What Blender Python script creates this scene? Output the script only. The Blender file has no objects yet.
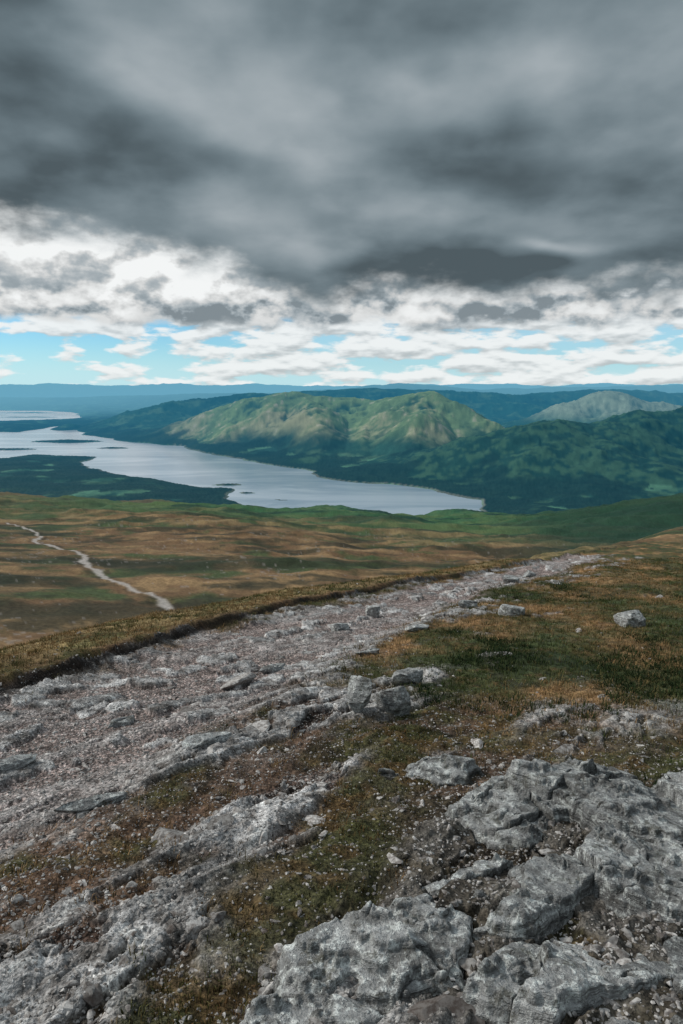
import bpy, math, numpy as np, time
T0=time.time()
rng=np.random.default_rng(7)
scene=bpy.context.scene
LAKE=-638.4

# ------------------------------------------------------------------ noise
_ang=np.linspace(0,2*np.pi,257)[:256]
_GX=np.cos(_ang); _GY=np.sin(_ang)
def _h(ix,iy,s):
    h=(ix*374761393+iy*668265263+s*144269504)&0xffffffff
    h=((h^(h>>13))*1274126177)&0xffffffff
    return h^(h>>16)
def perlin(x,y,s=0):
    fx=np.floor(x); fy=np.floor(y); ix=fx.astype(np.int64); iy=fy.astype(np.int64)
    x=x-fx; y=y-fy
    u=x*x*x*(x*(x*6-15)+10); v=y*y*y*(y*(y*6-15)+10)
    def g(a,b):
        k=_h(ix+a,iy+b,s)&255
        return _GX[k]*(x-a)+_GY[k]*(y-b)
    a=g(0,0); b=g(1,0); c=g(0,1); d=g(1,1)
    return (a+(b-a)*u+(c-a)*v+(a-b-c+d)*u*v)*1.45
def fbm(x,y,o=4,s=0,gain=.5):
    t=np.zeros_like(x,dtype=float); a=1.; n=0.
    for i in range(o):
        t+=a*perlin(x,y,s+i*17); n+=a; a*=gain; x=x*2.03+11.3; y=y*2.03-7.1
    return t/n
def ridged(x,y,o=4,s=0,gain=.5):
    t=np.zeros_like(x,dtype=float); a=1.; n=0.
    for i in range(o):
        t+=a*(1-2*np.abs(perlin(x,y,s+i*17))); n+=a; a*=gain; x=x*2.07+5.3; y=y*2.07-9.1
    return t/n
def worley(x,y,s=0):
    fx=np.floor(x); fy=np.floor(y); ix=fx.astype(np.int64); iy=fy.astype(np.int64)
    f1=np.full(x.shape,9.); f2=f1.copy(); cid=np.zeros(x.shape,np.int64); dx=np.zeros(x.shape); dy=dx.copy()
    for a in (-1,0,1):
        for b in (-1,0,1):
            h=_h(ix+a,iy+b,s); px=fx+a+(h&1023)/1023.; py=fy+b+((h>>10)&1023)/1023.
            ddx=x-px; ddy=y-py; d=np.hypot(ddx,ddy)
            m=d<f1
            f2=np.where(m,f1,np.minimum(f2,d)); f1=np.where(m,d,f1)
            cid=np.where(m,h,cid); dx=np.where(m,ddx,dx); dy=np.where(m,ddy,dy)
    return f1,f2,cid,dx,dy
def sst(a,b,x):
    t=np.clip((x-a)/(b-a),0,1); return t*t*(3-2*t)
def lerp(a,b,t): return a+(b-a)*t
def mixc(c,col,t): return c+(np.array(col)[None,:]-c)*t[:,None]

def polyline(x,y,P,vals=None):
    best=np.full(x.shape,1e12); sg=np.ones(x.shape); V=None
    P=np.array(P,float)
    if vals is not None: vals=np.array(vals,float); V=np.zeros((vals.shape[1],)+x.shape)
    for i in range(len(P)-1):
        ax,ay=P[i]; bx,by=P[i+1]; ex,ey=bx-ax,by-ay
        t=np.clip(((x-ax)*ex+(y-ay)*ey)/(ex*ex+ey*ey),0,1)
        d=np.hypot(x-ax-t*ex,y-ay-t*ey); m=d<best
        best=np.where(m,d,best); sg=np.where(m,np.sign(ex*(y-ay)-ey*(x-ax)+1e-12),sg)
        if vals is not None:
            for k in range(vals.shape[1]): V[k]=np.where(m,lerp(vals[i,k],vals[i+1,k],t),V[k])
    return best,sg,V
def ridge_height(x,y,P,V,wob):
    P=np.array(P,float); V=np.array(V,float); h=np.zeros(x.shape)
    for i in range(len(P)-1):
        ax,ay=P[i]; bx,by=P[i+1]; ex,ey=bx-ax,by-ay
        t=np.clip(((x-ax)*ex+(y-ay)*ey)/(ex*ex+ey*ey),0,1)
        d=np.hypot(x-ax-t*ex,y-ay-t*ey)
        h=np.maximum(h,lerp(V[i,0],V[i+1,0],t)*np.exp(-(d*wob/lerp(V[i,1],V[i+1,1],t))**1.6))
    return h
def polygon_sd(x,y,P):
    P=np.array(P,float); ins=np.zeros(x.shape,bool); best=np.full(x.shape,1e12)
    for i in range(len(P)):
        ax,ay=P[i]; bx,by=P[(i+1)%len(P)]; ex,ey=bx-ax,by-ay
        t=np.clip(((x-ax)*ex+(y-ay)*ey)/(ex*ex+ey*ey),0,1)
        best=np.minimum(best,np.hypot(x-ax-t*ex,y-ay-t*ey))
        c=((ay>y)!=(by>y))&(x<(bx-ax)*(y-ay)/(by-ay+1e-9)+ax); ins^=c
    return np.where(ins,best,-best)

# ------------------------------------------------------------------ geography (metres, viewer's hill at origin)
EDGE=[(-14,-30),(-6.5,-6),(-4.6,0),(-3.9,3),(-3.2,6.05),(-2.8,7.45),(-2.3,9.2),(-.82,13),(2.76,18.5),(11.35,31.6),(30,60),(90,176),(250,480)]
PATH=[(-6,-8),(-3.6,0),(-2.75,2.9),(-1.95,5.8),(-1.0,8.6),(.7,12.2),(3.4,17.3),(8.5,25.0),(10.5,30)]
PATHW=[(1.6,),(1.4,),(1.15,),(1.15,),(1.3,),(1.15,),(.95,),(1.0,),(.9,)]
LOWPATH=[(-30,118),(-35,135),(-40,143),(-51.3,158),(-59,170),(-69,187),(-83,213),(-92,238),(-110,262),(-133,290),(-147,325),(-168,362),(-215,430)]
LOCH=[(-9530,10350),(-4760,10150),(-4770,12250),(-3690,9690),(-2890,8550),(-1810,7650),(-1208,6520),(-707,5900),(-234,5384),(-170,4900),
      (193,4585),(564,4306),(792,3911),(724,3410),(492,3250),(199,3300),(-61,3400),(-491,3560),(-658,3911),(-704,4350),(-920,4400),
      (-1365,4840),(-1775,5200),(-2164,5670),(-2317,6420),(-2925,6614),(-3125,6230),(-8040,6430)]
LOCH2=[(-19400,20600),(-8600,19800),(-7000,18100),(-5400,14300),(-6300,13300),(-13900,13000)]
RIDGES=[
 ([(-2500,8700),(-2120,8500),(-1600,8400),(-966,8200),(-480,8000),(0,7700),(453,7500),(868,6900),(1055,6700),(1269,6300),(1386,6000)],
  [(120,900),(189,1000),(339,1100),(476,1150),(550,1150),(475,1000),(440,900),(550,900),(455,750),(305,700),(200,600)]),
 ([(2240,9500),(2650,9200),(3105,9000),(3515,9000),(4015,9000),(4680,9000),(8000,9500)],
  [(60,700),(218,800),(434,900),(560,950),(421,1000),(380,1000),(420,1200)]),
 ([(277,4900),(648,5000),(939,5000),(1300,5000),(1956,5200),(2726,5500),(4500,6000),(9000,6500)],
  [(60,350),(168,500),(240,700),(300,850),(357,950),(425,1100),(440,1400),(440,1500)]),
 ([(-4200,10900),(-3540,11000),(-2690,11500),(-1764,12000),(-750,12500),(350,13000),(2050,13000),(3370,13000),(5230,14000),(6920,14000),(14000,14500)],
  [(60,700),(167,900),(377,1200),(484,1500),(531,1600),(590,1600),(540,1500),(470,1400),(575,1500),(500,1600),(520,1800)]),
 ([(-14000,25000),(-6000,23000),(-2000,21500),(2000,22000),(6000,22500),(9000,22000),(13000,23000),(20000,24000)],
  [(250,2500),(330,2500),(480,2600),(690,2600),(560,2600),(740,2600),(620,2600),(600,2600)]),
 ([(-60000,30000),(-36000,38000),(-20000,41000),(-12000,42000),(-5000,43000),(0,44000),(9000,44000),(20000,42000),(36000,36000),(60000,25000)],
  [(620,4000),(720,4500),(760,4500),(860,4500),(800,4500),(700,4500),(820,4500),(780,4500),(740,4500),(640,4500)]),
]
SPURS=[([(-480,8000),(-250,7000),(-150,6100)],[(520,500),(380,450),(120,350)],0),
 ([(868,6900),(700,6100),(560,5500)],[(520,420),(330,380),(110,300)],0),
 ([(-1200,8250),(-1250,7400),(-1050,6900)],[(420,450),(240,400),(80,300)],0),
 ([(200,7600),(260,6700),(150,5900)],[(450,350),(260,300),(90,260)],0),
 ([(1956,5200),(1750,4500),(1500,4100)],[(350,420),(210,380),(60,300)],2),
 ([(1300,5000),(1150,4500),(1050,4250)],[(295,300),(170,260),(60,220)],2),
 ([(2726,5500),(2600,4700),(2400,4200)],[(420,450),(280,400),(90,300)],2)]
def loch_sd(x,y):
    wx=x+170*fbm(x/700,y/700,5,301); wy=y+170*fbm(x/700,y/700,5,355)
    s=np.maximum(polygon_sd(wx,wy,LOCH),polygon_sd(wx,wy,LOCH2))
    for (ix,iy,ia,ib) in [(-560,4180,70,35),(-760,4560,110,45),(-300,3900,30,18),(-3300,8300,420,170),(-2500,7300,160,60),(-4400,7600,600,230),(-3500,7200,260,90),(-5200,9000,700,150),(-4300,10900,260,420),(-8800,16500,900,260),(-7000,15300,700,180),(-8200,17900,800,250)]:
        q=1-np.hypot((wx-ix)/ia,(wy-iy)/ib); s=np.where(q>0,-q*ib,s)
    return s
def far_land(x,y):
    sd=loch_sd(x,y)
    land=-sd
    z=np.where(land>0,2+np.minimum(land*.05,22),np.maximum(land*.2,-18)-1)
    h=np.zeros(x.shape); who=np.zeros(x.shape)
    wob=1+.40*fbm(x/1300,y/1300,3,77)
    for k,(P,V) in enumerate(RIDGES):
        if k in (0,2): V=[(a,b*.80) for a,b in V]
        hh=ridge_height(x,y,P,V,wob)
        for (SP,SV,o) in SPURS:
            if o==k:
                hs=ridge_height(x,y,SP,SV,wob); hh=np.maximum(hh,hs)+.10*np.minimum(hh,hs)*(1-hh/650)
        who=np.where(hh>h,k,who); h=np.maximum(h,hh)+.15*np.minimum(h,hh)
    r=np.hypot(x,y)
    gx=x+120*fbm(x/300,y/300,3,95); gy=y+120*fbm(x/300,y/300,3,97)
    gul=ridged(gx/700,gy/700,5,91,.55)
    gul2=fbm(x/3600,y/3600,4,131,.5)
    nearh=r<18000
    h=h*(1+.045*gul)-np.where(nearh,.36*np.minimum(h,400)*(1-np.clip(h/580,0,1)**2)*(.55-gul*.9),0)+np.where(~nearh,.36*h*(gul2-.10),0)
    shore=sst(0,900,land)*.85+.15*sst(0,120,land)
    z=z+np.maximum(h,0)*shore
    roll=fbm(x/420,y/420,5,211)
    z=z+np.where(land>0,np.clip(land/300,0,1)*(26*roll+12),0)
    return z+LAKE,sd,h,who,gul

def zones(x,y,e,pd,pw):
    n1=fbm(x*.9,y*.9,4,5); n2=fbm(x*2.7+3,y*2.7,4,6)
    path=sst(.30,-.30,pd-pw+.5*n1)*(e<.03)
    ca,sa=math.cos(math.radians(50)),math.sin(math.radians(50))
    a=x*ca+y*sa; b=-x*sa+y*ca
    n3=fbm(a*.35,b*1.3,4,9)
    dS,_,_=polyline(x,y,[(.45,4.5),(.2,3.7),(-.05,2.85),(-.32,2.05),(-.6,1.3)])
    mossy=sst(.34,.08,dS+.22*n2+.15*n1)
    soil=sst(8.5,4.8,y+.9*x+2.6*n1)*(e<0)
    stony=soil*sst(-.12,.18,n3+.05)*(1-.85*mossy)
    scree=sst(.1,.45,n3*.8+n2*.5+.30-.5*np.clip(pd-pw,0,9)/2.2)*(e<0)*(1-.8*mossy)
    bare=np.maximum(np.maximum(path,stony*.95),scree*.85)
    out=sst(.25,-.15,np.hypot((x-1.25)/1.5,(y-2.45)/.95)-1+.35*n1)
    return path,bare,out,n1,n2,a,b,soil,mossy,n3

def terrain(x,y,full=True):
    r=np.hypot(x,y)
    R={}
    z=np.zeros(x.shape)
    e=np.full(x.shape,500.); pd=np.full(x.shape,500.); pw=np.ones(x.shape)
    loc=r<3600
    X=x[loc]; Y=y[loc]
    d,s,_=polyline(X,Y,EDGE); ee=d*s; e[loc]=ee
    d2,_,v=polyline(X,Y,PATH,PATHW); pd[loc]=d2; pw[loc]=v[0]
    Yb=np.where(Y<0,-260*(1-np.exp(Y/260)),Y)
    q=ee-1.7-.5*fbm(X/3,Y/3,2,41)
    soft=.45*np.log1p(np.exp(np.clip(q/.45,-30,30))); soft=np.where(q>12,q,soft)
    near=-.2*Yb-.40*np.minimum(soft,400)+.012*np.clip(X,-20,60)
    rr=np.hypot(X,Y)
    ff=sst(300,1700,rr)
    dl,_,_=polyline(X,Y,LOWPATH); calm=1-.85*np.exp(-(dl/45)**2)
    mid=-(.16*np.maximum(Yb,-200)+22.4+.035*X)-ff*(.0175*np.maximum(Yb,0)+.026*X)
    mid+=calm*sst(40,300,rr)*(8*fbm(X/150,Y/120,5,21)+22*sst(300,1300,rr)*fbm(X/380,Y/240,4,25)+2.6*ridged(X/45,Y/35,3,27)+10*sst(250,700,rr)*ridged(X/190,Y/150,4,29))
    mid+=sst(60,150,rr)*1.2*fbm(X/18,Y/18,4,28)
    mid+=96*np.exp(-((X-760)/330)**2-((Y-1080)/420)**2)+26*np.exp(-((X-330)/120)**2-((Y-640)/160)**2)
    mid+=26*np.exp(-((X-20)/150)**2-((Y-1650)/160)**2)+22*np.exp(-((X-290)/110)**2-((Y-1500)/200)**2)-14*np.exp(-((X+250)/160)**2-((Y-1500)/300)**2)-16*np.exp(-((X-150)/60)**2-((Y-1450)/300)**2)
    k=1.5
    df=near-mid
    zl=np.where(df>8,near,np.where(df<-8,mid,mid+k*np.log1p(np.exp(np.clip(df/k,-20,20)))))
    z[loc]=zl
    nr=r<130
    X=x[nr]; Y=y[nr]; E=e[nr]
    dz=.05*fbm(X/2.2,Y/2.2,3,51)+.16*sst(4,14,np.hypot(X,Y))*fbm(X/6,Y/6,4,52)
    bank=sst(-.10,.05,E+.12*fbm(X*1.7,Y*1.7,3,53))*np.exp(-np.clip(E,0,9)/4)
    dz+=bank*(.12+.05*fbm(X,Y,2,54))*sst(60,20,np.hypot(X,Y))
    dz+=.05*fbm(X*2,Y*2,3,55)*(E>0)*sst(.1,.6,E)
    pth=sst(.3,-.3,pd[nr]-pw[nr]); dz-=.07*pth
    dz+=.24*sst(2.2,7,X)*sst(2,6,Y)*fbm(X/1.8,Y/1.8,3,56)
    z[nr]+=dz
    R['e']=e; R['pd']=pd; R['pw']=pw
    fn=r<45
    X=x[fn]; Y=y[fn]
    path,bare,out,n1,n2,a,b,soil,mossy,n3=zones(X,Y,e[fn],pd[fn],pw[fn])
    wa=a*1.9+.5*n1+.25*n2; wb=b*5.2+1.1*n1+.9*n2
    f1,f2,cid,dx,dy=worley(wa,wb,3)
    rnd=((cid>>7)&255)/255.; rnd2=((cid>>15)&255)/255.
    thr=.77+.30*fbm(X*.7,Y*.7,2,57)
    inslab=(rnd>thr)*bare
    rim=sst(.03,.13,f2-f1+.10*n2)
    slab=inslab*rim
    rb=ridged(a*.55+.5*n2,b*2.3+.6*n1+.25*n2,5,59,.55)
    rib=sst(.32,.50,rb)*sst(-.06,.16,n3+.06)*bare*(1-.55*path)
    near1=sst(30,10,np.hypot(X,Y))
    hs=slab*(.012+.055*np.clip((rnd-thr)/(1-thr+.01),0,1)+(rnd2-.5)*.09*dx+.06*dy*(rnd-.3)+.012*ridged(a*3,b*14,3,58))
    hs=np.maximum(hs,rib*(.035+.05*np.clip(rb-.3,0,1)+.02*ridged(a*2,b*11,3,58)))
    g1,g2,cid2,_,_=worley(X*17,Y*17,8)
    slab=np.maximum(slab,rib)
    peb=bare*(1-slab)*np.clip(.42-g1,0,1)*(((cid2>>4)&255)/255.)*.05
    hs=hs*np.clip(.4+near1,0,1)
    z[fn]+=hs+peb*near1+ .014*fbm(X*9,Y*9,3,61)*near1 + .02*out*fbm(X*3,Y*3,3,62)+.03*out
    z[fn]+=soil*(1-path)*near1*.045*ridged(a*.8,b*2.6,4,66)
    z[fn]+=(1-bare)*(1-out)*near1*.05*np.abs(fbm(X*5,Y*5,3,63))+mossy*.03*near1
    R.update(fn=fn,path=path,bare=bare,out=out,slab=slab,rnd=rnd2,n1=n1,n2=n2,a=a,b=b,soil=soil,mossy=mossy)
    if not full: return z,R
    fr=r>1500
    X=x[fr]; Y=y[fr]
    zf,sd,h,who,gul=far_land(X,Y)
    w=sst(1850,3150,np.hypot(X,Y)+150*fbm(X/300,Y/300,3,71))
    forest=sst(.0,.22,fbm(X/420,Y/420,5,401)+.42-np.clip((zf-LAKE)/190,0,3)*.75+.25*(sd>-160))
    forest*=(sd<-12)*w*(np.hypot(X,Y)<16000)
    zf=zf+forest*(3+3.5*perlin(X/16,Y/16,402)+2*perlin(X/9,Y/9,403))
    z[fr]=lerp(z[fr],zf,w)
    R.update(fr=fr,sd=sd,h=h,who=who,gul=gul,w=w,forest=forest,zf=zf)
    return z,R

# ------------------------------------------------------------------ terrain sheet
fine=np.radians(np.arange(-33,33.001,.08)); coarse=np.radians(np.arange(34.5,326,1.5))
az=np.concatenate([fine,coarse]); NC=len(az)
def seg(a,b,s): return list(np.exp(np.arange(math.log(a),math.log(b),s)))
rad=[.001,.15,.3]+seg(.5,1.3,.05)+seg(1.3,7,.0036)+seg(7,30,.007)+seg(30,450,.0115)+seg(450,3000,.009)+seg(3000,14000,.0065)+seg(14000,60000,.012)+[60000,90000]
rad=np.array(rad); NR=len(rad)
RR,AA=np.meshgrid(rad,az,indexing='ij')
x=(RR*np.sin(AA)).ravel(); y=(RR*np.cos(AA)).ravel()
z,R=terrain(x,y)
r=np.hypot(x,y)
print('terrain verts',len(x),time.time()-T0)

N=len(x)
col=np.zeros((N,3)); haze=np.zeros(N); nearA=sst(60,12,r); gravel=np.zeros(N)
loc=r<3600
X=x[loc];Y=y[loc];E=R['e'][loc]; rr=r[loc]
m1=fbm(X/26,Y/26,5,501); m2=fbm(X/7,Y/7,4,502); m3=fbm(X/120,Y/90,5,503); m4=fbm(X/1.3,Y/1.3,3,504); m5=fbm(X/60,Y/28,5,505)
c=np.tile(np.array([.150,.092,.050]),(len(X),1))
c=mixc(c,(.28,.185,.095),sst(-.1,.3,m1+.3*m2))
c=mixc(c,(.062,.085,.036),sst(.02,.35,-m1+.5*m3+.2*m2))
c=mixc(c,(.034,.034,.022),sst(-.02,.25,m5+.35*m2-.3*m3)*.85)
c=mixc(c,(.020,.028,.018),sst(.10,.35,m3+.5*m5)*.75)
green=sst(300,750,rr+200*m3+.55*X)
c=mixc(c,(.036,.118,.054),green*(.8+.2*sst(-.3,.3,m1)))
c=mixc(c,(.12,.16,.065),green*sst(.0,.3,m3+.3*m1)*.5)
c=mixc(c,(.012,.045,.034),green*sst(.0,.3,-m3+.35*m5)*.9)
c=mixc(c,(.16,.10,.055),green*sst(-150,-700,X)*.7)
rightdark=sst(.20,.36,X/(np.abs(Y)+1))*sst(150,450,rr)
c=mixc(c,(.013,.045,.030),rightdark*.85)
gold=sst(0,.4,E)*sst(14,4,E)*sst(60,25,rr)
c=mixc(c,(.33,.25,.12),gold*(.6+.5*m4))
c=mixc(c,(.09,.10,.04),gold*sst(.05,.3,fbm(X/1.5,Y/1.5,3,511))*.6)
rs=(E<0)*sst(80,45,rr)
c=mixc(c,(.15,.115,.058),rs*.8)
p1=fbm(X/1.4,Y/1.9,5,521); p2=fbm(X/.5,Y/.5,4,522); p3=fbm(X/4.5,Y/6,4,523)
c=mixc(c,(.29,.175,.085),rs*sst(.02,.3,p1+.35*p2))
c=mixc(c,(.046,.070,.028),rs*sst(-.12,.22,-p1+.35*p2+.7*p3)*.9)
c=mixc(c,(.033,.028,.020),rs*sst(.05,.3,p2-.3*p1)*.6)
c=mixc(c,(.020,.034,.018),rs*sst(.1,.3,p3+.3*p1)*sst(1,3,X)*.7)
c*=(1+.35*m4)[:,None]*(1+.25*p2*sst(60,10,rr))[:,None]
d,_,_=polyline(X+2.5*fbm(X/14,Y/14,3,530),Y,LOWPATH); wv=.70+.9*fbm(X/9,Y/9,3,531)
lp=sst(.9,-.3,d-wv)
c=mixc(c,(.42,.39,.37),lp*.85*sst(-.9,-.5,fbm(X/4,Y/4,3,532))); c=mixc(c,(.03,.022,.015),sst(1.6,.4,np.abs(d-wv-1.3))*(.5)*(m2>-.1))
st=sst(.42,.50,fbm(X/2.2,Y/2.2,3,533)+.45*fbm(X/40,Y/40,2,534))*(rr>90)*(rr<450)*(1-green)
c=mixc(c,(.28,.26,.25),st*.4)
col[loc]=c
fn=R['fn']; bare=R['bare']; path=R['path']; slab=R['slab']; out=R['out']; n1=R['n1']; n2=R['n2']; soil=R['soil']; mossy=R['mossy']
X=x[fn];Y=y[fn];E=R['e'][fn]
c=col[fn]
dirt=np.tile(np.array([.100,.066,.052]),(len(X),1))
dirt=mixc(dirt,(.19,.15,.135),sst(.0,.35,n2+.4*n1)*bare)
dirt=mixc(dirt,(.37,.305,.290),np.clip(path*.95,0,1)*(.7+.3*sst(-.2,.2,n2)))
dirt=mixc(dirt,(.022,.017,.013),sst(.0,.3,-n2-.3*n1)*(1-.85*path))
dirt=mixc(dirt,(.05,.04,.034),sst(.1,.4,fbm(R['a']*1.2,R['b']*6,4,543))*.6)
c=lerp(c,dirt,np.clip(np.maximum(bare*1.1,soil*.85),0,1)[:,None])
sv=fbm(X*6,Y*6,4,541)
rc=np.array([.38,.375,.375])[None,:]*(.5+.8*R['rnd']+.5*sv)[:,None]
rc=mixc(rc,(.10,.088,.080),sst(.05,.35,-sv)*.7)
rc=mixc(rc,(.58,.585,.575),sst(.15,.4,sv)*.6)
c=lerp(c,rc,np.clip(slab*1.2,0,1)[:,None])
c=mixc(c,(.045,.036,.024),out*.85)
mf=fbm(X*1.3+7,Y*1.3,5,551)
moss=np.maximum(sst(.0,.25,mf)*(1-path)*.8,mossy*.85)*(1-slab)*(1-.6*bare)
c=mixc(c,(.060,.064,.024),moss)
c=mixc(c,(.14,.078,.038),moss*sst(-.05,.25,fbm(X*4,Y*4,4,552))*.7)
bk=np.exp(-((E+.05)/.08)**2)*sst(30,14,np.hypot(X,Y))
c=mixc(c,(.014,.010,.008),bk*.95)
col[fn]=c; gravel[fn]=np.maximum(bare,soil*.4)*(1-slab)
fr=R['fr']; X=x[fr];Y=y[fr]; zz=z[fr]; h=R['h']; who=R['who']; w=R['w']; gul=R['gul']; forest=R['forest']; sd=R['sd']
dist=np.hypot(X,Y); k1=fbm(X/350,Y/350,5,601); k2=fbm(X/90,Y/90,4,602); k3=fbm(X/1400,Y/1400,4,603); k4=fbm(X/35,Y/35,3,604)
c=np.tile(np.array([.026,.088,.068]),(len(X),1))
c=mixc(c,(.08,.16,.10),sst(0,.35,k1+.3*k2))
c=mixc(c,(.010,.043,.044),sst(0,.35,k3-.3*k1)*.7)  # broad dark patches: cloud shadow folded into the land colour
sun=(who==0)*sst(110,280,h+90*k1)*sst(-2700,-1500,X+300*k1)  # mask for sunlight painted into the main hill's colour as paler grass
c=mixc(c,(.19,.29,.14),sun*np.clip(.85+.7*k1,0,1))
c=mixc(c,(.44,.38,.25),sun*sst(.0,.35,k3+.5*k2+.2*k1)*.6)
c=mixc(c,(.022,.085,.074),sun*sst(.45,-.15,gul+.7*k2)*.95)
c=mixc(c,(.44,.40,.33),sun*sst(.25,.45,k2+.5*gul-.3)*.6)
sun2=(who==1)*sst(150,350,h)  # sunlit look of the right-hand peak, also put into its colour
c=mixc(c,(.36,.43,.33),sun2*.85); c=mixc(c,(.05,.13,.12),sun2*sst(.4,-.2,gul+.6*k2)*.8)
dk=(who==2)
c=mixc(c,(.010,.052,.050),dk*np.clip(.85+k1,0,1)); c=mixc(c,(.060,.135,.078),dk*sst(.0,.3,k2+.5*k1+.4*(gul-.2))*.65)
c=mixc(c,(.006,.030,.033),np.clip(forest*(.9+.3*k2),0,1)*.92)
low=(h<60)*(forest<.4)
c=mixc(c,(.08,.19,.12),low*sst(-.1,.2,k1)*.8)
f1,f2,cid,_,_=worley(X/260,Y/200,33)
c*=np.where(low,(.6+.8*((cid>>6)&255)/255.),1)[:,None]
c*=(1+.40*k2+.25*k4)[:,None]
c=mixc(c,(.34,.32,.28),sst(16,3,np.abs(sd+8))*(dist<8000)*.4)
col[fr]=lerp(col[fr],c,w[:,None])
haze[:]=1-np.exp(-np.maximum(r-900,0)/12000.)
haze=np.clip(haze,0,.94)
col=np.clip(col,.004,.8)
z[r>80000]=LAKE-50

def make_mesh(name,verts,faces,nper,smooth=True):
    me=bpy.data.meshes.new(name)
    nv=len(verts); nf=len(faces)
    me.vertices.add(nv); me.vertices.foreach_set('co',np.ascontiguousarray(verts,dtype=np.float32).ravel())
    me.loops.add(nf*nper); me.loops.foreach_set('vertex_index',np.ascontiguousarray(faces,dtype=np.int32).ravel())
    me.polygons.add(nf); me.polygons.foreach_set('loop_start',np.arange(0,nf*nper,nper,dtype=np.int32))
    me.polygons.foreach_set('use_smooth',np.full(nf,smooth,dtype=bool))
    me.update(calc_edges=True)
    ob=bpy.data.objects.new(name,me); scene.collection.objects.link(ob)
    return ob
def fattr(ob,name,data):
    a=ob.data.attributes.new(name,'FLOAT','POINT'); a.data.foreach_set('value',np.ascontiguousarray(data,dtype=np.float32))
def cattr(ob,name,data):
    a=ob.data.attributes.new(name,'FLOAT_COLOR','POINT'); d=np.ones((len(data),4),np.float32); d[:,:3]=data
    a.data.foreach_set('color',d.ravel())
i=np.arange(NR-1)[:,None]; j=np.arange(NC)[None,:]; j2=(j+1)%NC
F=np.stack([i*NC+j,i*NC+j2,(i+1)*NC+j2,(i+1)*NC+j],-1).reshape(-1,4)[:,::-1]
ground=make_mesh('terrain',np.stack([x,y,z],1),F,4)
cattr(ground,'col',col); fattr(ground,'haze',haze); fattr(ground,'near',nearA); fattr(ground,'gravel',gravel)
print('terrain built',time.time()-T0)

# ------------------------------------------------------------------ node helpers
class G:
    def __init__(s,nt): s.nt=nt; s.nt.nodes.clear()
    def n(s,t,**k):
        nd=s.nt.nodes.new(t)
        for a,b in k.items(): setattr(nd,a,b)
        return nd
    def put(s,sock,v):
        if isinstance(v,bpy.types.NodeSocket): s.nt.links.new(v,sock)
        elif v is not None:
            sock.default_value=v
    def m(s,op,a,b=None,c=None,clamp=False):
        nd=s.n('ShaderNodeMath',operation=op,use_clamp=clamp)
        s.put(nd.inputs[0],a); s.put(nd.inputs[1],b)
        if c is not None: s.put(nd.inputs[2],c)
        return nd.outputs[0]
    def add(s,a,b): return s.m('ADD',a,b)
    def sub(s,a,b): return s.m('SUBTRACT',a,b)
    def mul(s,a,b): return s.m('MULTIPLY',a,b)
    def ss(s,a,b,v,lo=0.,hi=1.):
        nd=s.n('ShaderNodeMapRange',interpolation_type='SMOOTHSTEP'); s.put(nd.inputs[0],v)
        for q,w in zip((1,2,3,4),(a,b,lo,hi)): s.put(nd.inputs[q],w)
        return nd.outputs[0]
    def vec(s,a,b,c=0.):
        nd=s.n('ShaderNodeCombineXYZ'); s.put(nd.inputs[0],a);s.put(nd.inputs[1],b);s.put(nd.inputs[2],c); return nd.outputs[0]
    def noise(s,v,scale,detail=4,rough=.5,dist=0.,dim='3D'):
        nd=s.n('ShaderNodeTexNoise',noise_dimensions=dim); s.put(nd.inputs['Vector'],v); nd.inputs['Scale'].default_value=scale
        nd.inputs['Detail'].default_value=detail; nd.inputs['Roughness'].default_value=rough; nd.inputs['Distortion'].default_value=dist
        return nd.outputs[0]
    def mix(s,f,a,b,bt='MIX'):
        nd=s.n('ShaderNodeMix',data_type='RGBA',blend_type=bt,clamp_factor=True)
        s.put(nd.inputs[0],f); s.put(nd.inputs[6],a if isinstance(a,bpy.types.NodeSocket) else tuple(a)+(1,))
        s.put(nd.inputs[7],b if isinstance(b,bpy.types.NodeSocket) else tuple(b)+(1,)); return nd.outputs[2]
    def attr(s,name): 
        nd=s.n('ShaderNodeAttribute',attribute_name=name); return nd
    def scalec(s,c,f):
        nd=s.n('ShaderNodeVectorMath',operation='SCALE'); s.put(nd.inputs[0],c); s.put(nd.inputs[3],f); return nd.outputs[0]
def newmat(name):
    m=bpy.data.materials.new(name); m.use_nodes=True; return m,G(m.node_tree)

mt,g=newmat('terrain_ground')
pos=g.n('ShaderNodeNewGeometry').outputs['Position']
c=g.attr('col').outputs['Color']; nr_=g.attr('near').outputs['Fac']; gv=g.attr('gravel').outputs['Fac']; hz=g.attr('haze').outputs['Fac']
nA=g.noise(pos,60,3,.7); nB=g.noise(pos,9,4,.7); nC=g.noise(pos,1.2,3,.7)
f=g.mul(g.ss(.25,.75,nA,.25,1.75),g.ss(.25,.75,nB,.45,1.55))
f=g.add(g.mul(nr_,f),g.mul(g.sub(1.,nr_),g.ss(.3,.7,nC,.72,1.28)))
vor=g.n('ShaderNodeTexVoronoi',voronoi_dimensions='2D'); g.put(vor.inputs['Vector'],pos); vor.inputs['Scale'].default_value=48
sep=g.n('ShaderNodeSeparateColor'); g.put(sep.inputs[0],vor.outputs['Color'])
gf=g.add(.45,g.mul(g.m('POWER',sep.outputs[0],2.),2.0)); gf=g.mul(gf,g.ss(.0,.6,vor.outputs['Distance'],1.15,.5))
gm=g.mul(g.mul(gv,nr_),.8)
f=g.mul(f,g.add(g.mul(gm,gf),g.sub(1.,gm)))
cc=g.scalec(c,f)
bh=g.add(g.mul(nA,.35),g.add(g.mul(nB,1.2),g.mul(g.mul(gv,g.sub(1.,vor.outputs['Distance'])),.35)))
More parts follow.
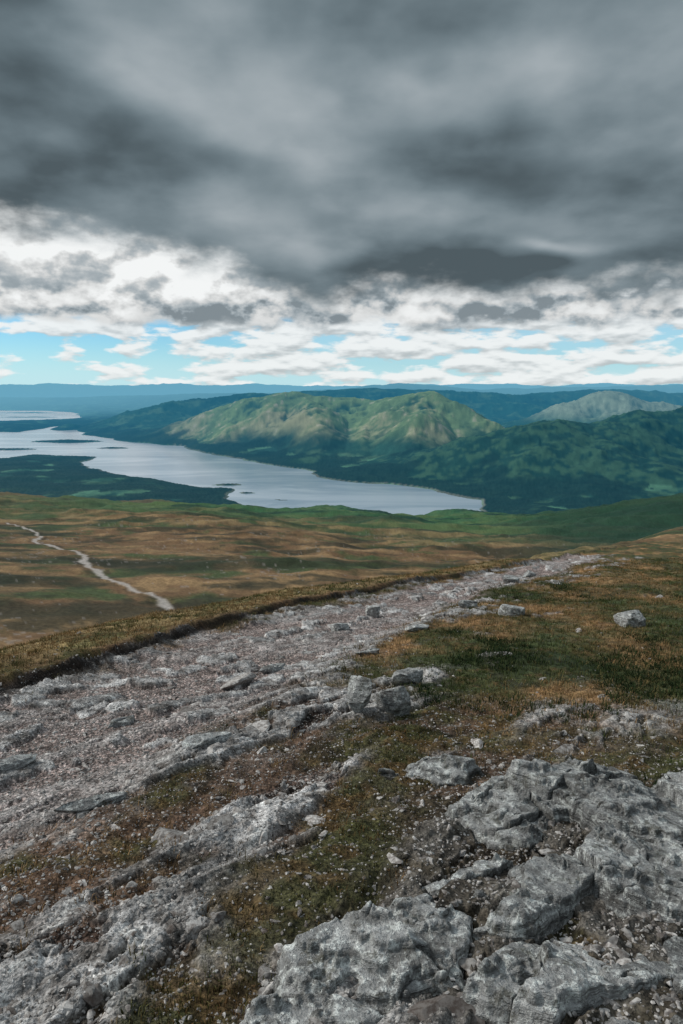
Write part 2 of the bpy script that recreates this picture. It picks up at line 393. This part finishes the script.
bmp=g.n('ShaderNodeBump'); g.put(bmp.inputs['Height'],bh); bmp.inputs['Distance'].default_value=.035; g.put(bmp.inputs['Strength'],g.mul(nr_,.95))
bs=g.n('ShaderNodeBsdfPrincipled'); g.put(bs.inputs['Base Color'],cc); bs.inputs['Roughness'].default_value=.9; bs.inputs['Specular IOR Level'].default_value=.15
g.put(bs.inputs['Normal'],bmp.outputs[0])
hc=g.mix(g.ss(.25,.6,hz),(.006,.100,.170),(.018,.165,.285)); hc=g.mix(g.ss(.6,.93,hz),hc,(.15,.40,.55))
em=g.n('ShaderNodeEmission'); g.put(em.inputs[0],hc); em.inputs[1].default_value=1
ms=g.n('ShaderNodeMixShader'); g.put(ms.inputs[0],hz); g.put(ms.inputs[1],bs.outputs[0]); g.put(ms.inputs[2],em.outputs[0])  # aerial haze painted on: terrain blends to a blue glow with distance
o=g.n('ShaderNodeOutputMaterial'); g.put(o.inputs[0],ms.outputs[0])
mt.cycles.emission_sampling='NONE'
ground.data.materials.append(mt)

mw,g=newmat('loch_water')
pos=g.n('ShaderNodeNewGeometry').outputs['Position']
bs=g.n('ShaderNodeBsdfPrincipled'); 
mp=g.n('ShaderNodeMapping'); g.put(mp.inputs[0],pos); mp.inputs['Scale'].default_value=(.0005,.0016,1); mp.inputs['Rotation'].default_value=(0,0,.5)
nw=g.noise(mp.outputs[0],1.,6,.65,.8)
g.put(bs.inputs['Base Color'],g.mix(g.ss(.38,.62,nw),(.22,.33,.44),(.42,.52,.63)))
bs.inputs['Roughness'].default_value=.2; bs.inputs['IOR'].default_value=1.33; bs.inputs['Specular IOR Level'].default_value=.9
bm=g.n('ShaderNodeBump'); g.put(bm.inputs['Height'],g.noise(pos,.05,3,.5)); bm.inputs['Distance'].default_value=.5; bm.inputs['Strength'].default_value=.12; g.put(bs.inputs['Normal'],bm.outputs[0])
o=g.n('ShaderNodeOutputMaterial'); g.put(o.inputs[0],bs.outputs[0])
wv=np.array([(-26000,2600,LAKE),(3500,2600,LAKE),(3500,26000,LAKE),(-26000,26000,LAKE)])
wat=make_mesh('loch_water',wv,np.array([[0,1,2,3]]),4,False); wat.data.materials.append(mw)

# ------------------------------------------------------------------ rocks
def ico(sub):
    import bmesh
    bm=bmesh.new(); bmesh.ops.create_icosphere(bm,subdivisions=sub,radius=1)
    v=np.array([p.co[:] for p in bm.verts]); f=np.array([[q.index for q in p.verts] for p in bm.faces]); bm.free(); return v,f
def cut(v,n,rg,lo=.42,hi=.8):
    v=v.copy()
    for _ in range(n):
        nn=rg.normal(size=3); nn/=np.linalg.norm(nn); d=rg.uniform(lo,hi)
        t=v@nn-d; v-=np.clip(t,0,None)[:,None]*nn[None,:]
    return v
def rockmat(name,base,lich,bumpd=.03):
    m,g=newmat(name)
    pos=g.n('ShaderNodeNewGeometry').outputs['Position']
    rn=g.attr('rnd').outputs['Fac']; ck=g.attr('crack').outputs['Fac']
    n0=g.noise(pos,5,5,.7,.3); n1_=g.noise(pos,22,5,.8); n2_=g.noise(pos,95,3,.75)
    mp=g.n('ShaderNodeMapping'); g.put(mp.inputs[0],pos); mp.inputs['Rotation'].default_value=(.5,.35,.9); mp.inputs['Scale'].default_value=(3,3,26)
    n3=g.noise(mp.outputs[0],1.6,4,.65,.5)
    c=g.mix(g.ss(.3,.7,n0),tuple(b*.42 for b in base),base)
    c=g.mix(g.ss(.49,.60,n1_),c,lich)
    c=g.mix(g.mul(g.ss(.50,.36,n3),.65),c,(.045,.043,.040))
    c=g.mix(g.mul(g.ss(.54,.65,g.noise(pos,10,5,.8)),.75),c,(.070,.068,.050))
    c=g.mix(g.mul(g.ss(.62,.70,n2_),.6),c,tuple(min(.75,b*1.15) for b in lich))
    c=g.mix(g.mul(g.ss(.42,.34,n2_),.75),c,(.045,.043,.04))
    c=g.mix(g.mul(ck,.93),c,(.018,.016,.011))
    c=g.scalec(c,g.add(.55,g.mul(rn,.75)))
    h=g.add(g.mul(n0,1.2),g.add(g.mul(n1_,.8),g.add(g.mul(n2_,.22),g.mul(n3,1.1))))
    b=g.n('ShaderNodeBump'); g.put(b.inputs['Height'],h); b.inputs['Distance'].default_value=bumpd; b.inputs['Strength'].default_value=1.
    bs=g.n('ShaderNodeBsdfPrincipled'); g.put(bs.inputs['Base Color'],c); bs.inputs['Roughness'].default_value=.8; bs.inputs['Specular IOR Level'].default_value=.25
    g.put(bs.inputs['Normal'],b.outputs[0]); o=g.n('ShaderNodeOutputMaterial'); g.put(o.inputs[0],bs.outputs[0]); return m
MR=rockmat('schist_rock',(.40,.41,.415),(.62,.65,.64))
def stonemat():
    m,g=newmat('loose_stone'); pos=g.n('ShaderNodeNewGeometry').outputs['Position']; rn=g.attr('rnd').outputs['Fac']
    n1_=g.noise(pos,34,3,.75)
    c=g.mix(g.ss(.35,.65,n1_),(.16,.145,.138),(.46,.45,.44)); c=g.mix(g.mul(g.ss(.2,.02,rn),.35),c,(.20,.14,.115))
    c=g.scalec(c,g.add(.45,g.mul(rn,.9)))
    bs=g.n('ShaderNodeBsdfDiffuse'); g.put(bs.inputs[0],c); o=g.n('ShaderNodeOutputMaterial'); g.put(o.inputs[0],bs.outputs[0]); return m
MS=stonemat()
V6,F6=ico(5)
def height(px,py):
    a,_=terrain(np.atleast_1d(np.array(px,float)),np.atleast_1d(np.array(py,float)),False); return a
def slabrock(name,cx,cy,L,W,H,rot,tilt,seed,sink=.35,roll=0.):
    rg=np.random.default_rng(seed)
    v=cut(V6,17,rg,.42,.85)
    top=np.array([rg.normal()*.12,rg.normal()*.12,1]); top/=np.linalg.norm(top)
    t=v@top-.42; v-=np.clip(t,0,None)[:,None]*top*.93
    v=v*np.array([L,W,H])*[.72,.72,1.]
    st=v@np.array([.25,.35,.9]); al=v@np.array([.8,-.5,.1]); s=seed*13
    nv=v/np.linalg.norm(v,axis=1)[:,None]
    k=min(1,L/.4)
    d=.020*fbm(st*11+s,al*2.5,4,s)+.030*fbm(v[:,0]*4+s+v[:,2]*2,v[:,1]*4-v[:,2]*2,4,s+3)
    cr=ridged(al*2.6+s,st*.8+v[:,1]*3.8,3,s+5); d-=.04*sst(.80,.97,cr)
    d+=.010*fbm(v[:,0]*22,v[:,1]*22+v[:,2]*15,3,s+9)
    v=v+nv*(d*k)[:,None]
    ct,stt=math.cos(tilt),math.sin(tilt); v=v@np.array([[ct,0,-stt],[0,1,0],[stt,0,ct]])
    ct,stt=math.cos(roll),math.sin(roll); v=v@np.array([[1,0,0],[0,ct,stt],[0,-stt,ct]])
    c_,s_=math.cos(rot),math.sin(rot); v=v@np.array([[c_,s_,0],[-s_,c_,0],[0,0,1]])
    z0=height(cx,cy)[0]
    v=v+np.array([0,0,H*(.42-sink)]); v[:,2]-=.18*v[:,1]
    ob=make_mesh(name,v,F6,3); ob.location=(cx,cy,z0); fattr(ob,'rnd',np.full(len(v),rg.uniform(.6,1.05))); ob.data.materials.append(MR)
    return ob
R_=math.radians
slabs=[
 ('boulder',.14,5.05,.15,.20,.30,R_(70),.3,21,-.05,.0),
 ('boulder',.42,5.15,.20,.17,.24,R_(20),-.2,22,-.05,.0),
 ('boulder',.66,6.1,.30,.19,.19,R_(35),.1,23,.05,.0),
 ('boulder',4.25,9.6,.42,.28,.34,R_(15),-.15,24,.25,.0),
 ('boulder',2.85,10.8,.36,.26,.26,R_(0),.1,25,.3,.0),
 ('boulder',2.35,11.9,.36,.2,.2,R_(20),.1,26,.2,.0),
 ('boulder',.55,11.4,.3,.2,.26,R_(0),.1,27,.1,.0),
 ('boulder',-.05,9.8,.28,.2,.18,R_(30),.1,28,.2,.0),
 ('rock_slab',-1.55,2.55,.34,.10,.07,R_(48),.1,31,.3,.1),
 ('rock_slab',-1.35,3.45,.38,.10,.07,R_(45),.1,32,.3,.1),
 ('rock_slab',-2.2,4.1,.36,.11,.08,R_(40),.1,33,.3,.1),
 ('rock_slab',-.9,4.3,.32,.10,.08,R_(35),.1,34,.3,.15),
 ('rock_slab',-.75,7.3,.42,.12,.09,R_(55),.1,36,.3,.1),
 ('rock_slab',-1.8,5.2,.26,.14,.09,R_(35),.1,37,.3,.1),
 ('rock_slab',.35,7.9,.40,.14,.10,R_(45),.1,38,.3,.1),
 ('rock_slab',1.1,9.6,.5,.2,.14,R_(50),.1,39,.3,.1),
 ('rock_slab',5.6,19.5,.8,.3,.3,R_(50),.1,40,.2,.1),
 ('rock_slab',4.2,16.2,.6,.3,.24,R_(40),.1,41,.2,.1),
]
for s_ in slabs: slabrock(*s_)

OC=[(.90,3.20,.25,.50,.15,R_(-25),.04,.02),(1.46,3.12,.44,.42,.17,R_(12),-.05,.05),(2.05,3.25,.34,.45,.2,R_(-5),.02,.0),
    (.62,2.36,.50,.22,.12,R_(24),.06,-.05),(1.30,2.42,.42,.27,.13,R_(-10),-.04,.03),(1.86,2.50,.34,.30,.16,R_(20),.05,.02),
    (.14,2.03,.40,.22,.11,R_(38),.04,.02),(.74,1.90,.44,.20,.12,R_(10),-.03,-.04),(1.34,1.90,.40,.22,.13,R_(-18),.05,.0),
    (.28,2.64,.20,.11,.08,R_(30),.1,.0),(.62,3.84,.28,.18,.10,R_(8),.05,.08),(-.15,1.62,.34,.18,.10,R_(30),.0,.05),
    (.60,1.52,.5,.18,.11,R_(8),.0,.0),(1.2,1.47,.4,.18,.12,R_(10),.0,.0),(2.35,2.7,.3,.4,.16,R_(0),.0,.0),(.60,2.88,.13,.10,.06,R_(50),.1,.1),
    (1.05,2.80,.16,.08,.06,R_(10),.1,.1),(1.15,3.78,.14,.08,.05,R_(0),.0,.1)]
def outcrop():
    s=.0042
    gx=np.arange(-.9,2.7,s); gy=np.arange(1.3,4.15,s)
    XX,YY=np.meshgrid(gx,gy); shp=XX.shape; X=XX.ravel(); Y=YY.ravel()
    base=-.2*Y+.05*fbm(X/2.2,Y/2.2,3,51)+.012*X
    wx=.11*fbm(X*2.2,Y*2.2,5,701)+.012*fbm(X*16,Y*16,3,703); wy=.11*fbm(X*2.2+9,Y*2.2,5,702)+.012*fbm(X*16,Y*16+5,3,704)
    best=np.full(X.shape,-1.); sid=np.zeros(X.shape,int); ed=np.full(X.shape,-1.)
    rg=np.random.default_rng(77)
    for k,(cx,cy,L,W,H,rot,tx,ty) in enumerate(OC):
        u=(X+wx-cx); v=(Y+wy-cy); c_,s_=math.cos(rot),math.sin(rot); u,v=u*c_+v*s_,-u*s_+v*c_
        q=np.full(X.shape,9.)
        na=6; th0=rg.uniform(0,6.28)
        for t in range(na):
            th=th0+t*2*np.pi/na+rg.normal()*.26; dd=rg.uniform(.78,1.08)
            q=np.minimum(q,(dd-(u/L*math.cos(th)+v/W*math.sin(th)))*min(L,W))
        hh=H*sst(-.03,.05,q)+.22*H*sst(.0,.2,q)+(tx*u+ty*v)*2.4*sst(0,.05,q)-.03
        hh=np.where(q<-.03,-1,hh)
        m=hh>best; best=np.where(m,hh,best); sid=np.where(m,k,sid); ed=np.where(m,q,ed)
    a=X*math.cos(R_(28))+Y*math.sin(R_(28)); b=-X*math.sin(R_(28))+Y*math.cos(R_(28))
    wa=a+.22*fbm(X*2,Y*2,5,711); wb=b+.17*fbm(X*2,Y*2,5,712)
    f1,f2,cid,dx,dy=worley(wa*1.2+sid*3.7,wb*3.0,713); r1=((cid>>8)&255)/255.-.5
    g1,g2,cid2,ex,ey=worley(wa*4.5+1.5*r1,wb*11,714); r2=((cid2>>8)&255)/255.-.5
    pres=sst(-.05,.3,fbm(X*1.9,Y*1.9,3,716)); brk=sst(-.25,.15,fbm(X*2.7,Y*2.7,3,726))
    c1=sst(.03,.0,f2-f1)*brk; c2=sst(.06,.0,g2-g1)*pres
    plane=.08*r1+.15*dx*r1+.08*dy*(r1+.2)
    hgt=best+plane*brk+(.015*r2+.06*ey*r2)*pres-.040*c1-.012*c2
    lay=fbm(wa*2.2,wb*26,4,717); hgt+=.013*lay+.055*fbm(X*3.2,Y*3.2,5,718,.55)+.007*fbm(X*38,Y*38,3,719)
    tl=hgt+.12*a-.07*b+.03*fbm(X*5,Y*5,4,723)
    stp=tl/.045; fl=np.floor(stp); fr_=stp-fl; hgt+=.65*(.045*(fl+sst(.30,.70,fr_))-tl)
    ledge=np.exp(-((fr_-.5)/.10)**2)
    pit=sst(.28,.52,fbm(X*4,Y*4,5,725)); hgt-=.045*pit
    zz=base+hgt+.03
    crack=np.clip(.9*c1+.5*c2+sst(.03,-.03,ed)*.85+sst(.03,.0,hgt)*.8+.4*ledge+.65*pit,0,1)*(.5+.7*sst(-.3,.3,fbm(X*7,Y*7,3,721)))
    V=np.stack([X,Y,np.where(best<-.5,base-.12,zz)],1)
    ok=(best>-.5).reshape(shp); okf=ok[:-1,:-1]|ok[1:,:-1]|ok[1:,1:]|ok[:-1,1:]
    ii,jj=np.nonzero(okf); n=shp[1]
    F=np.stack([ii*n+jj,ii*n+jj+1,(ii+1)*n+jj+1,(ii+1)*n+jj],1)
    used=np.unique(F); mp=np.zeros(len(V),np.int64); mp[used]=np.arange(len(used))
    ob=make_mesh('bedrock_outcrop',V[used],mp[F],4)
    fattr(ob,'rnd',np.clip(.60+.5*r1+.3*r2+.6*fbm(X*1.3,Y*1.3,3,722),0,1)[used]); fattr(ob,'crack',np.clip(crack,0,1)[used]); ob.data.materials.append(MR)
    print('outcrop',len(used))
outcrop()
print('slabs',time.time()-T0)

def scatter_mesh(name,px,py,pz,size,variants,faces,mat,flat=(.45,.9),tiltv=.3,smooth=False,seed=1,sink=.1,rot=None):
    rg=np.random.default_rng(seed); n=len(px); nvv=variants.shape[1]
    k=rg.integers(0,len(variants),n); v=variants[k]*1.0
    sc=np.stack([rg.uniform(.8,1.5,n),rg.uniform(.6,1.0,n),rg.uniform(flat[0],flat[1],n)],1)*size[:,None]
    v=v*sc[:,None,:]
    t=rg.normal(size=n)*tiltv; ct,st=np.cos(t)[:,None],np.sin(t)[:,None]
    vy=v[:,:,1]*ct-v[:,:,2]*st; vz=v[:,:,1]*st+v[:,:,2]*ct
    a=rg.uniform(0,2*np.pi,n) if rot is None else rot+rg.normal(size=n)*.5
    ca,sa=np.cos(a)[:,None],np.sin(a)[:,None]
    X=v[:,:,0]*ca-vy*sa+px[:,None]; Y=v[:,:,0]*sa+vy*ca+py[:,None]; Z=vz+(pz-sink*size)[:,None]
    V=np.stack([X,Y,Z],-1).reshape(-1,3)
    F=(faces[None]+(np.arange(n)*nvv)[:,None,None]).reshape(-1,3)
    ob=make_mesh(name,V,F,3,smooth); fattr(ob,'rnd',np.repeat(rg.uniform(0,1,n),nvv)); ob.data.materials.append(mat); return ob
def sample(n,seed,ymax,spread=.62,power=1.):
    rg=np.random.default_rng(seed)
    u=rg.uniform(0,1,n); Y=1.2+(ymax-1.2)*u**power; X=rg.uniform(-spread,spread,n)*(Y+1.0)
    return X,Y,rg
v3,f3=ico(3); var3=np.array([cut(v3,12,np.random.default_rng(100+i),.36,.68) for i in range(24)])
v2,f2_=ico(2); var2=np.array([cut(v2,8,np.random.default_rng(200+i),.28,.62) for i in range(24)])
v1,f1_=ico(1); var1=np.array([v1*np.random.default_rng(300+i).uniform(.55,1.15,(len(v1),1)) for i in range(24)])
def scat(name,n,seed,ymax,pw,smin,smax,var,fc,need,**k):
    X,Y,rg=sample(n,seed,ymax,power=pw)
    zz,R=terrain(X,Y,False)
    d=np.zeros(len(X)); d[R['fn']]=need(R,X[R['fn']],Y[R['fn']])
    keep=rg.uniform(0,1,len(X))<d
    X,Y,zz=X[keep],Y[keep],zz[keep]
    size=smin*(smax/smin)**(rg.uniform(0,1,len(X))**2.6)
    return scatter_mesh(name,X,Y,zz,size,var,fc,MS,seed=seed,**k)
scat('scattered_rocks',10000,44,34,1.5,.025,.19,var3,f3,lambda R,X,Y:np.clip(R['bare']*.75*(1-.45*R['path']*sst(22,12,Y))*sst(-.15,.3,R['n1'])+.014,0,1)*(1-.9*R['out']),rot=R_(48),flat=(.3,.6),sink=.2)
scat('scattered_stones',62000,42,22,1.4,.010,.042,var2,f2_,lambda R,X,Y:np.clip(np.maximum(R['bare'],.4*R['soil'])*sst(-.3,.3,R['n2'])*.9*(1-.7*R['mossy'])+.012,0,1),flat=(.3,.7),sink=.12)
scat('gravel',130000,43,10,1.5,.004,.013,var1,f1_,lambda R,X,Y:np.clip(np.maximum(R['bare'],.5*R['soil'])*(1-.7*R['slab'])*(1-.7*R['mossy'])*.95+.02,0,1),sink=.0)
print('stones',time.time()-T0)

# ------------------------------------------------------------------ grass
def grass(name,n,seed,ymax,pw,blades,lmin,lmax,wid,need,palette,toff=0.,leanr=(.25,1.1),spread=.035):
    X,Y,rg=sample(n,seed,ymax,power=pw)
    zz,R=terrain(X,Y,False); d=np.zeros(len(X)); fnm=R['fn']
    d[fnm]=need(R,X[fnm],Y[fnm],R['e'][fnm]); keep=rg.uniform(0,1,len(X))<d
    X,Y,zz=X[keep],Y[keep],zz[keep]; n=len(X)
    tone=np.clip(.45+toff+.9*fbm(X/1.4,Y/1.9,4,521)-.5*np.clip(fbm(X/4.5,Y/6,4,523),-.2,1)+rg.normal(size=n)*.17,0,.999)
    Ls=rg.uniform(lmin,lmax,n)*(1+.04*Y)
    X=np.repeat(X,blades);Y=np.repeat(Y,blades);Z=np.repeat(zz,blades);L=np.repeat(Ls,blades)*rg.uniform(.5,1.1,n*blades); tone=np.repeat(tone,blades)
    N=len(X); a=rg.uniform(0,2*np.pi,N); lean=rg.uniform(leanr[0],leanr[1],N); off=rg.uniform(0,spread,N)*(1+.05*Y)
    dx,dy=np.cos(a),np.sin(a); bx=X+dx*off; by=Y+dy*off
    w=wid*(1+.12*Y)*rg.uniform(.6,1.3,N); b2=a+np.pi/2+rg.normal(size=N)*.6; wx,wy=np.cos(b2)*w/2,np.sin(b2)*w/2
    mx=bx+dx*L*lean*.35; my=by+dy*L*lean*.35; mz=Z+L*.6
    tx=bx+dx*L*lean; ty=by+dy*L*lean; tz=Z+L*(1-.35*lean)
    V=np.stack([np.stack([bx-wx,by-wy,Z-.01],1),np.stack([bx+wx,by+wy,Z-.01],1),np.stack([mx+wx*.7,my+wy*.7,mz],1),np.stack([mx-wx*.7,my-wy*.7,mz],1),np.stack([tx,ty,tz],1)],1).reshape(-1,3)
    o=np.arange(N)[:,None]*5
    F=np.concatenate([o+np.array([[0,1,2]]),o+np.array([[0,2,3]]),o+np.array([[3,2,4]])],0)
    ob=make_mesh(name,V,F,3,False)
    pal=np.array(palette); t=tone*(len(pal)-1); i0=t.astype(int); fr_=(t-i0)[:,None]; c=pal[i0]*(1-fr_)+pal[np.minimum(i0+1,len(pal)-1)]*fr_
    c=c*rg.uniform(.5,1.4,(N,1)); cattr(ob,'col',np.repeat(c,5,0)); ob.data.materials.append(mg); print(name,N); return ob
mg,g=newmat('grass_blades')
c=g.attr('col').outputs['Color']
bs=g.n('ShaderNodeBsdfDiffuse'); g.put(bs.inputs[0],c)
o=g.n('ShaderNodeOutputMaterial'); g.put(o.inputs[0],bs.outputs[0])
pal=[(.040,.060,.022),(.072,.088,.034),(.15,.118,.055),(.28,.175,.085),(.38,.25,.13)]
grass('grass',60000,51,26,1.5,8,.015,.05,.0028,lambda R,X,Y,E:np.clip((1-R['bare'])*(1-.85*R['out'])*(1-.93*R['soil'])*sst(-.5,.15,R['n1']+.4)*(np.abs(E+.02)>.1),0,1),pal)
grass('moss_and_heather',26000,52,7,1.2,8,.006,.022,.003,lambda R,X,Y,E:np.clip((1-R['bare'])*(1-R['slab'])*R['soil']*(.25+.75*R['mossy'])*(1-.6*R['out']),0,1),[(.036,.042,.015),(.06,.060,.023),(.12,.074,.034),(.17,.098,.045)])
grass('heather_shrubs',30000,53,16,1.3,12,.02,.05,.005,lambda R,X,Y,E:sst(.22,.45,fbm(X/1.1,Y/1.5,4,888)+.5*np.exp(-((X-3.1)/1.0)**2-((Y-6.6)/1.3)**2)+.5*fbm(X/4.5,Y/6,4,523))*(X>.6)*(1-R['bare'])*(1-R['out']),[(.016,.028,.014),(.028,.042,.018),(.05,.05,.024)],-.1,(.6,1.6),.07)
print('grass',time.time()-T0)

# ------------------------------------------------------------------ sky
SUN_EL,SUN_AZ=38,-80
wd=bpy.data.worlds.new('World'); scene.world=wd; wd.use_nodes=True; g=G(wd.node_tree)
tc=g.n('ShaderNodeTexCoord').outputs['Generated']
nm=g.n('ShaderNodeVectorMath',operation='NORMALIZE'); g.put(nm.inputs[0],tc)
sp=g.n('ShaderNodeSeparateXYZ'); g.put(sp.inputs[0],nm.outputs[0]); dx,dy,dz=sp.outputs
U=g.mul(g.m('ARCTAN2',dx,dy),57.2958); Vv=g.mul(g.m('ARCSINE',dz),57.2958)
sky=g.n('ShaderNodeTexSky',sky_type='NISHITA'); sky.sun_disc=False; sky.sun_elevation=R_(SUN_EL); sky.sun_rotation=R_(SUN_AZ); sky.altitude=900; sky.air_density=1.; sky.dust_density=.3; sky.ozone_density=3
skyc=g.mix(1.,sky.outputs[0],(.62,1.02,1.20),'MULTIPLY')
zc=g.m('MAXIMUM',g.add(dz,.22),.03)
P=g.vec(g.m('DIVIDE',dx,zc),g.m('DIVIDE',dy,zc),0.)
A=g.vec(g.mul(U,.06),g.mul(Vv,.12),0.)
big=g.noise(P,1.3,3,.42,0,'2D'); fin=g.noise(P,3.4,5,.46,0,'2D')
w1=g.sub(g.noise(A,1.1,2,.5,0,'2D'),.5); w2=g.sub(g.noise(A,3.2,6,.55,0,'2D'),.5); w3=g.sub(g.noise(A,2.2,4,.42,0,'2D'),.5)
edge=g.ss(-22.,1.,U,11.2,6.6)
dV=g.add(g.sub(Vv,edge),g.add(g.mul(w1,2.4),g.mul(w2,4.5)))
deck=g.ss(-.9,2.0,dV)
def blob(u,v,su,sv,amp):
    a=g.m('DIVIDE',g.sub(g.add(U,g.mul(w1,14.)),u),su); b=g.m('DIVIDE',g.sub(g.add(Vv,g.mul(w1,6.)),v),sv)
    return g.mul(g.m('EXPONENT',g.mul(g.add(g.mul(a,a),g.mul(b,b)),-1.)),amp)
db=g.ss(.28,.72,big,.16,.33)
db=g.add(db,g.ss(.3,.7,fin,-.035,.045))
db=g.add(db,g.mul(w3,.22))
for bl in [(-14,22,6,3.5,.13),(14,22,10,4,.22),(-24,16,9,3,-.06),(-2,15.6,14,1.8,-.05),(6,12.5,10,1.6,.10),(16,8.4,9,1.3,-.09),(-24,25,6,3.5,-.09),(14.5,10.,3.5,.8,.24),(-10,19,5,2,.05),(0,25,5,3,-.02),(4,8.6,8,1.2,-.05)]: db=g.add(db,blob(*bl))
db=g.add(db,g.ss(30.,60.,Vv,0.,.3))
db=g.m('MAXIMUM',db,.11)
deckc=g.scalec(g.mix(g.ss(.1,.5,db),(.72,.97,1.11),(.90,1.0,1.06)),db)
def cum(sc,seed,detail=7,ax=.07,ay=.15,rough=.54):
    v=g.vec(g.add(g.mul(U,ax*sc),seed),g.mul(Vv,ay*sc),0.); v2=g.vec(g.add(g.mul(U,ax*sc),seed),g.mul(g.add(Vv,.8/sc),ay*sc),0.)
    a=g.noise(v,2.3,detail,rough,0,'2D'); b=g.noise(v2,2.3,max(3,detail-3),rough,0,'2D')
    return a,g.sub(a,b)
a1,l1=cum(1.,3.1,7,.085,.14)
lit=g.m('ADD',g.mul(l1,3.2),.52,clamp=True)
base_dark=g.ss(4.6,8.2,g.add(Vv,g.mul(w2,4.)),-.34,.18)
br=g.add(g.ss(0.,1.,lit,.36,.86),g.mul(base_dark,g.ss(8.,-4.,U,.55,1.)))
br=g.add(br,g.ss(.35,.62,a1,-.14,.12))
br=g.m('MINIMUM',g.m('MAXIMUM',br,.27),.92)
cumc=g.scalec(g.mix(g.ss(.25,.7,br),(.82,.98,1.08),(.98,1.0,1.0)),br)
cumm=g.mul(g.ss(4.5,5.5,g.add(Vv,g.mul(w2,2.6))),g.ss(.34,.46,g.add(a1,g.ss(8.,14.,U,.22,.08))))
a2,l2=cum(2.0,9.4,6,.05,.17,.52)
lit2=g.m('ADD',g.mul(l2,3.0),.70,clamp=True)
b2=g.ss(0.,1.,lit2,.52,.90); lowc=g.scalec(g.mix(b2,(.88,1.,1.06),(.99,1.,.99)),b2)
thr=g.add(g.ss(-26.,-8.,U,.575,.395),g.add(g.ss(3.6,5.2,Vv,.0,-.10),g.ss(1.6,.4,Vv,0.,.03)))
lowm=g.mul(g.ss(-.03,.10,g.sub(a2,thr)),.93)
veil=g.ss(4.2,.2,Vv,0.05,.72)
veil=g.m('MAXIMUM',veil,g.mul(g.ss(-16.,2.,U,0.,.45),g.ss(6.,4.,Vv)))
sB=g.n('ShaderNodeBackground'); g.put(sB.inputs[0],skyc); sB.inputs[1].default_value=.10
def bg(c):
    n=g.n('ShaderNodeBackground'); g.put(n.inputs[0],c); n.inputs[1].default_value=1.; return n.outputs[0]
def mx(f,a,b):
    n=g.n('ShaderNodeMixShader'); g.put(n.inputs[0],f); g.put(n.inputs[1],a); g.put(n.inputs[2],b); return n.outputs[0]
vc=g.n('ShaderNodeRGB'); vc.outputs[0].default_value=(.55,.80,.90,1)
s=mx(veil,sB.outputs[0],bg(vc.outputs[0]))
s=mx(lowm,s,bg(lowc)); s=mx(cumm,s,bg(cumc)); s=mx(deck,s,bg(deckc))
o=g.n('ShaderNodeOutputWorld'); g.put(o.inputs[0],s)

sl=bpy.data.lights.new('sun','SUN'); sl.energy=2.7; sl.angle=R_(8); sl.color=(1,.95,.87)
so=bpy.data.objects.new('sun',sl); scene.collection.objects.link(so)
from mathutils import Vector
d=Vector((math.sin(R_(SUN_AZ))*math.cos(R_(SUN_EL)),math.cos(R_(SUN_AZ))*math.cos(R_(SUN_EL)),math.sin(R_(SUN_EL))))
so.rotation_euler=d.to_track_quat('Z','Y').to_euler(); so.location=(0,0,50)

cam=bpy.data.cameras.new('camera'); co=bpy.data.objects.new('camera',cam); scene.collection.objects.link(co)
cam.sensor_fit='VERTICAL'; cam.sensor_height=36; cam.sensor_width=24; cam.lens=24; cam.clip_start=.05; cam.clip_end=200000
co.location=(0,0,1.6); co.rotation_euler=(R_(90-10.3),0,0); scene.camera=co
scene.view_settings.view_transform='Standard'; scene.view_settings.look='None'; scene.view_settings.exposure=0
print('done',time.time()-T0)
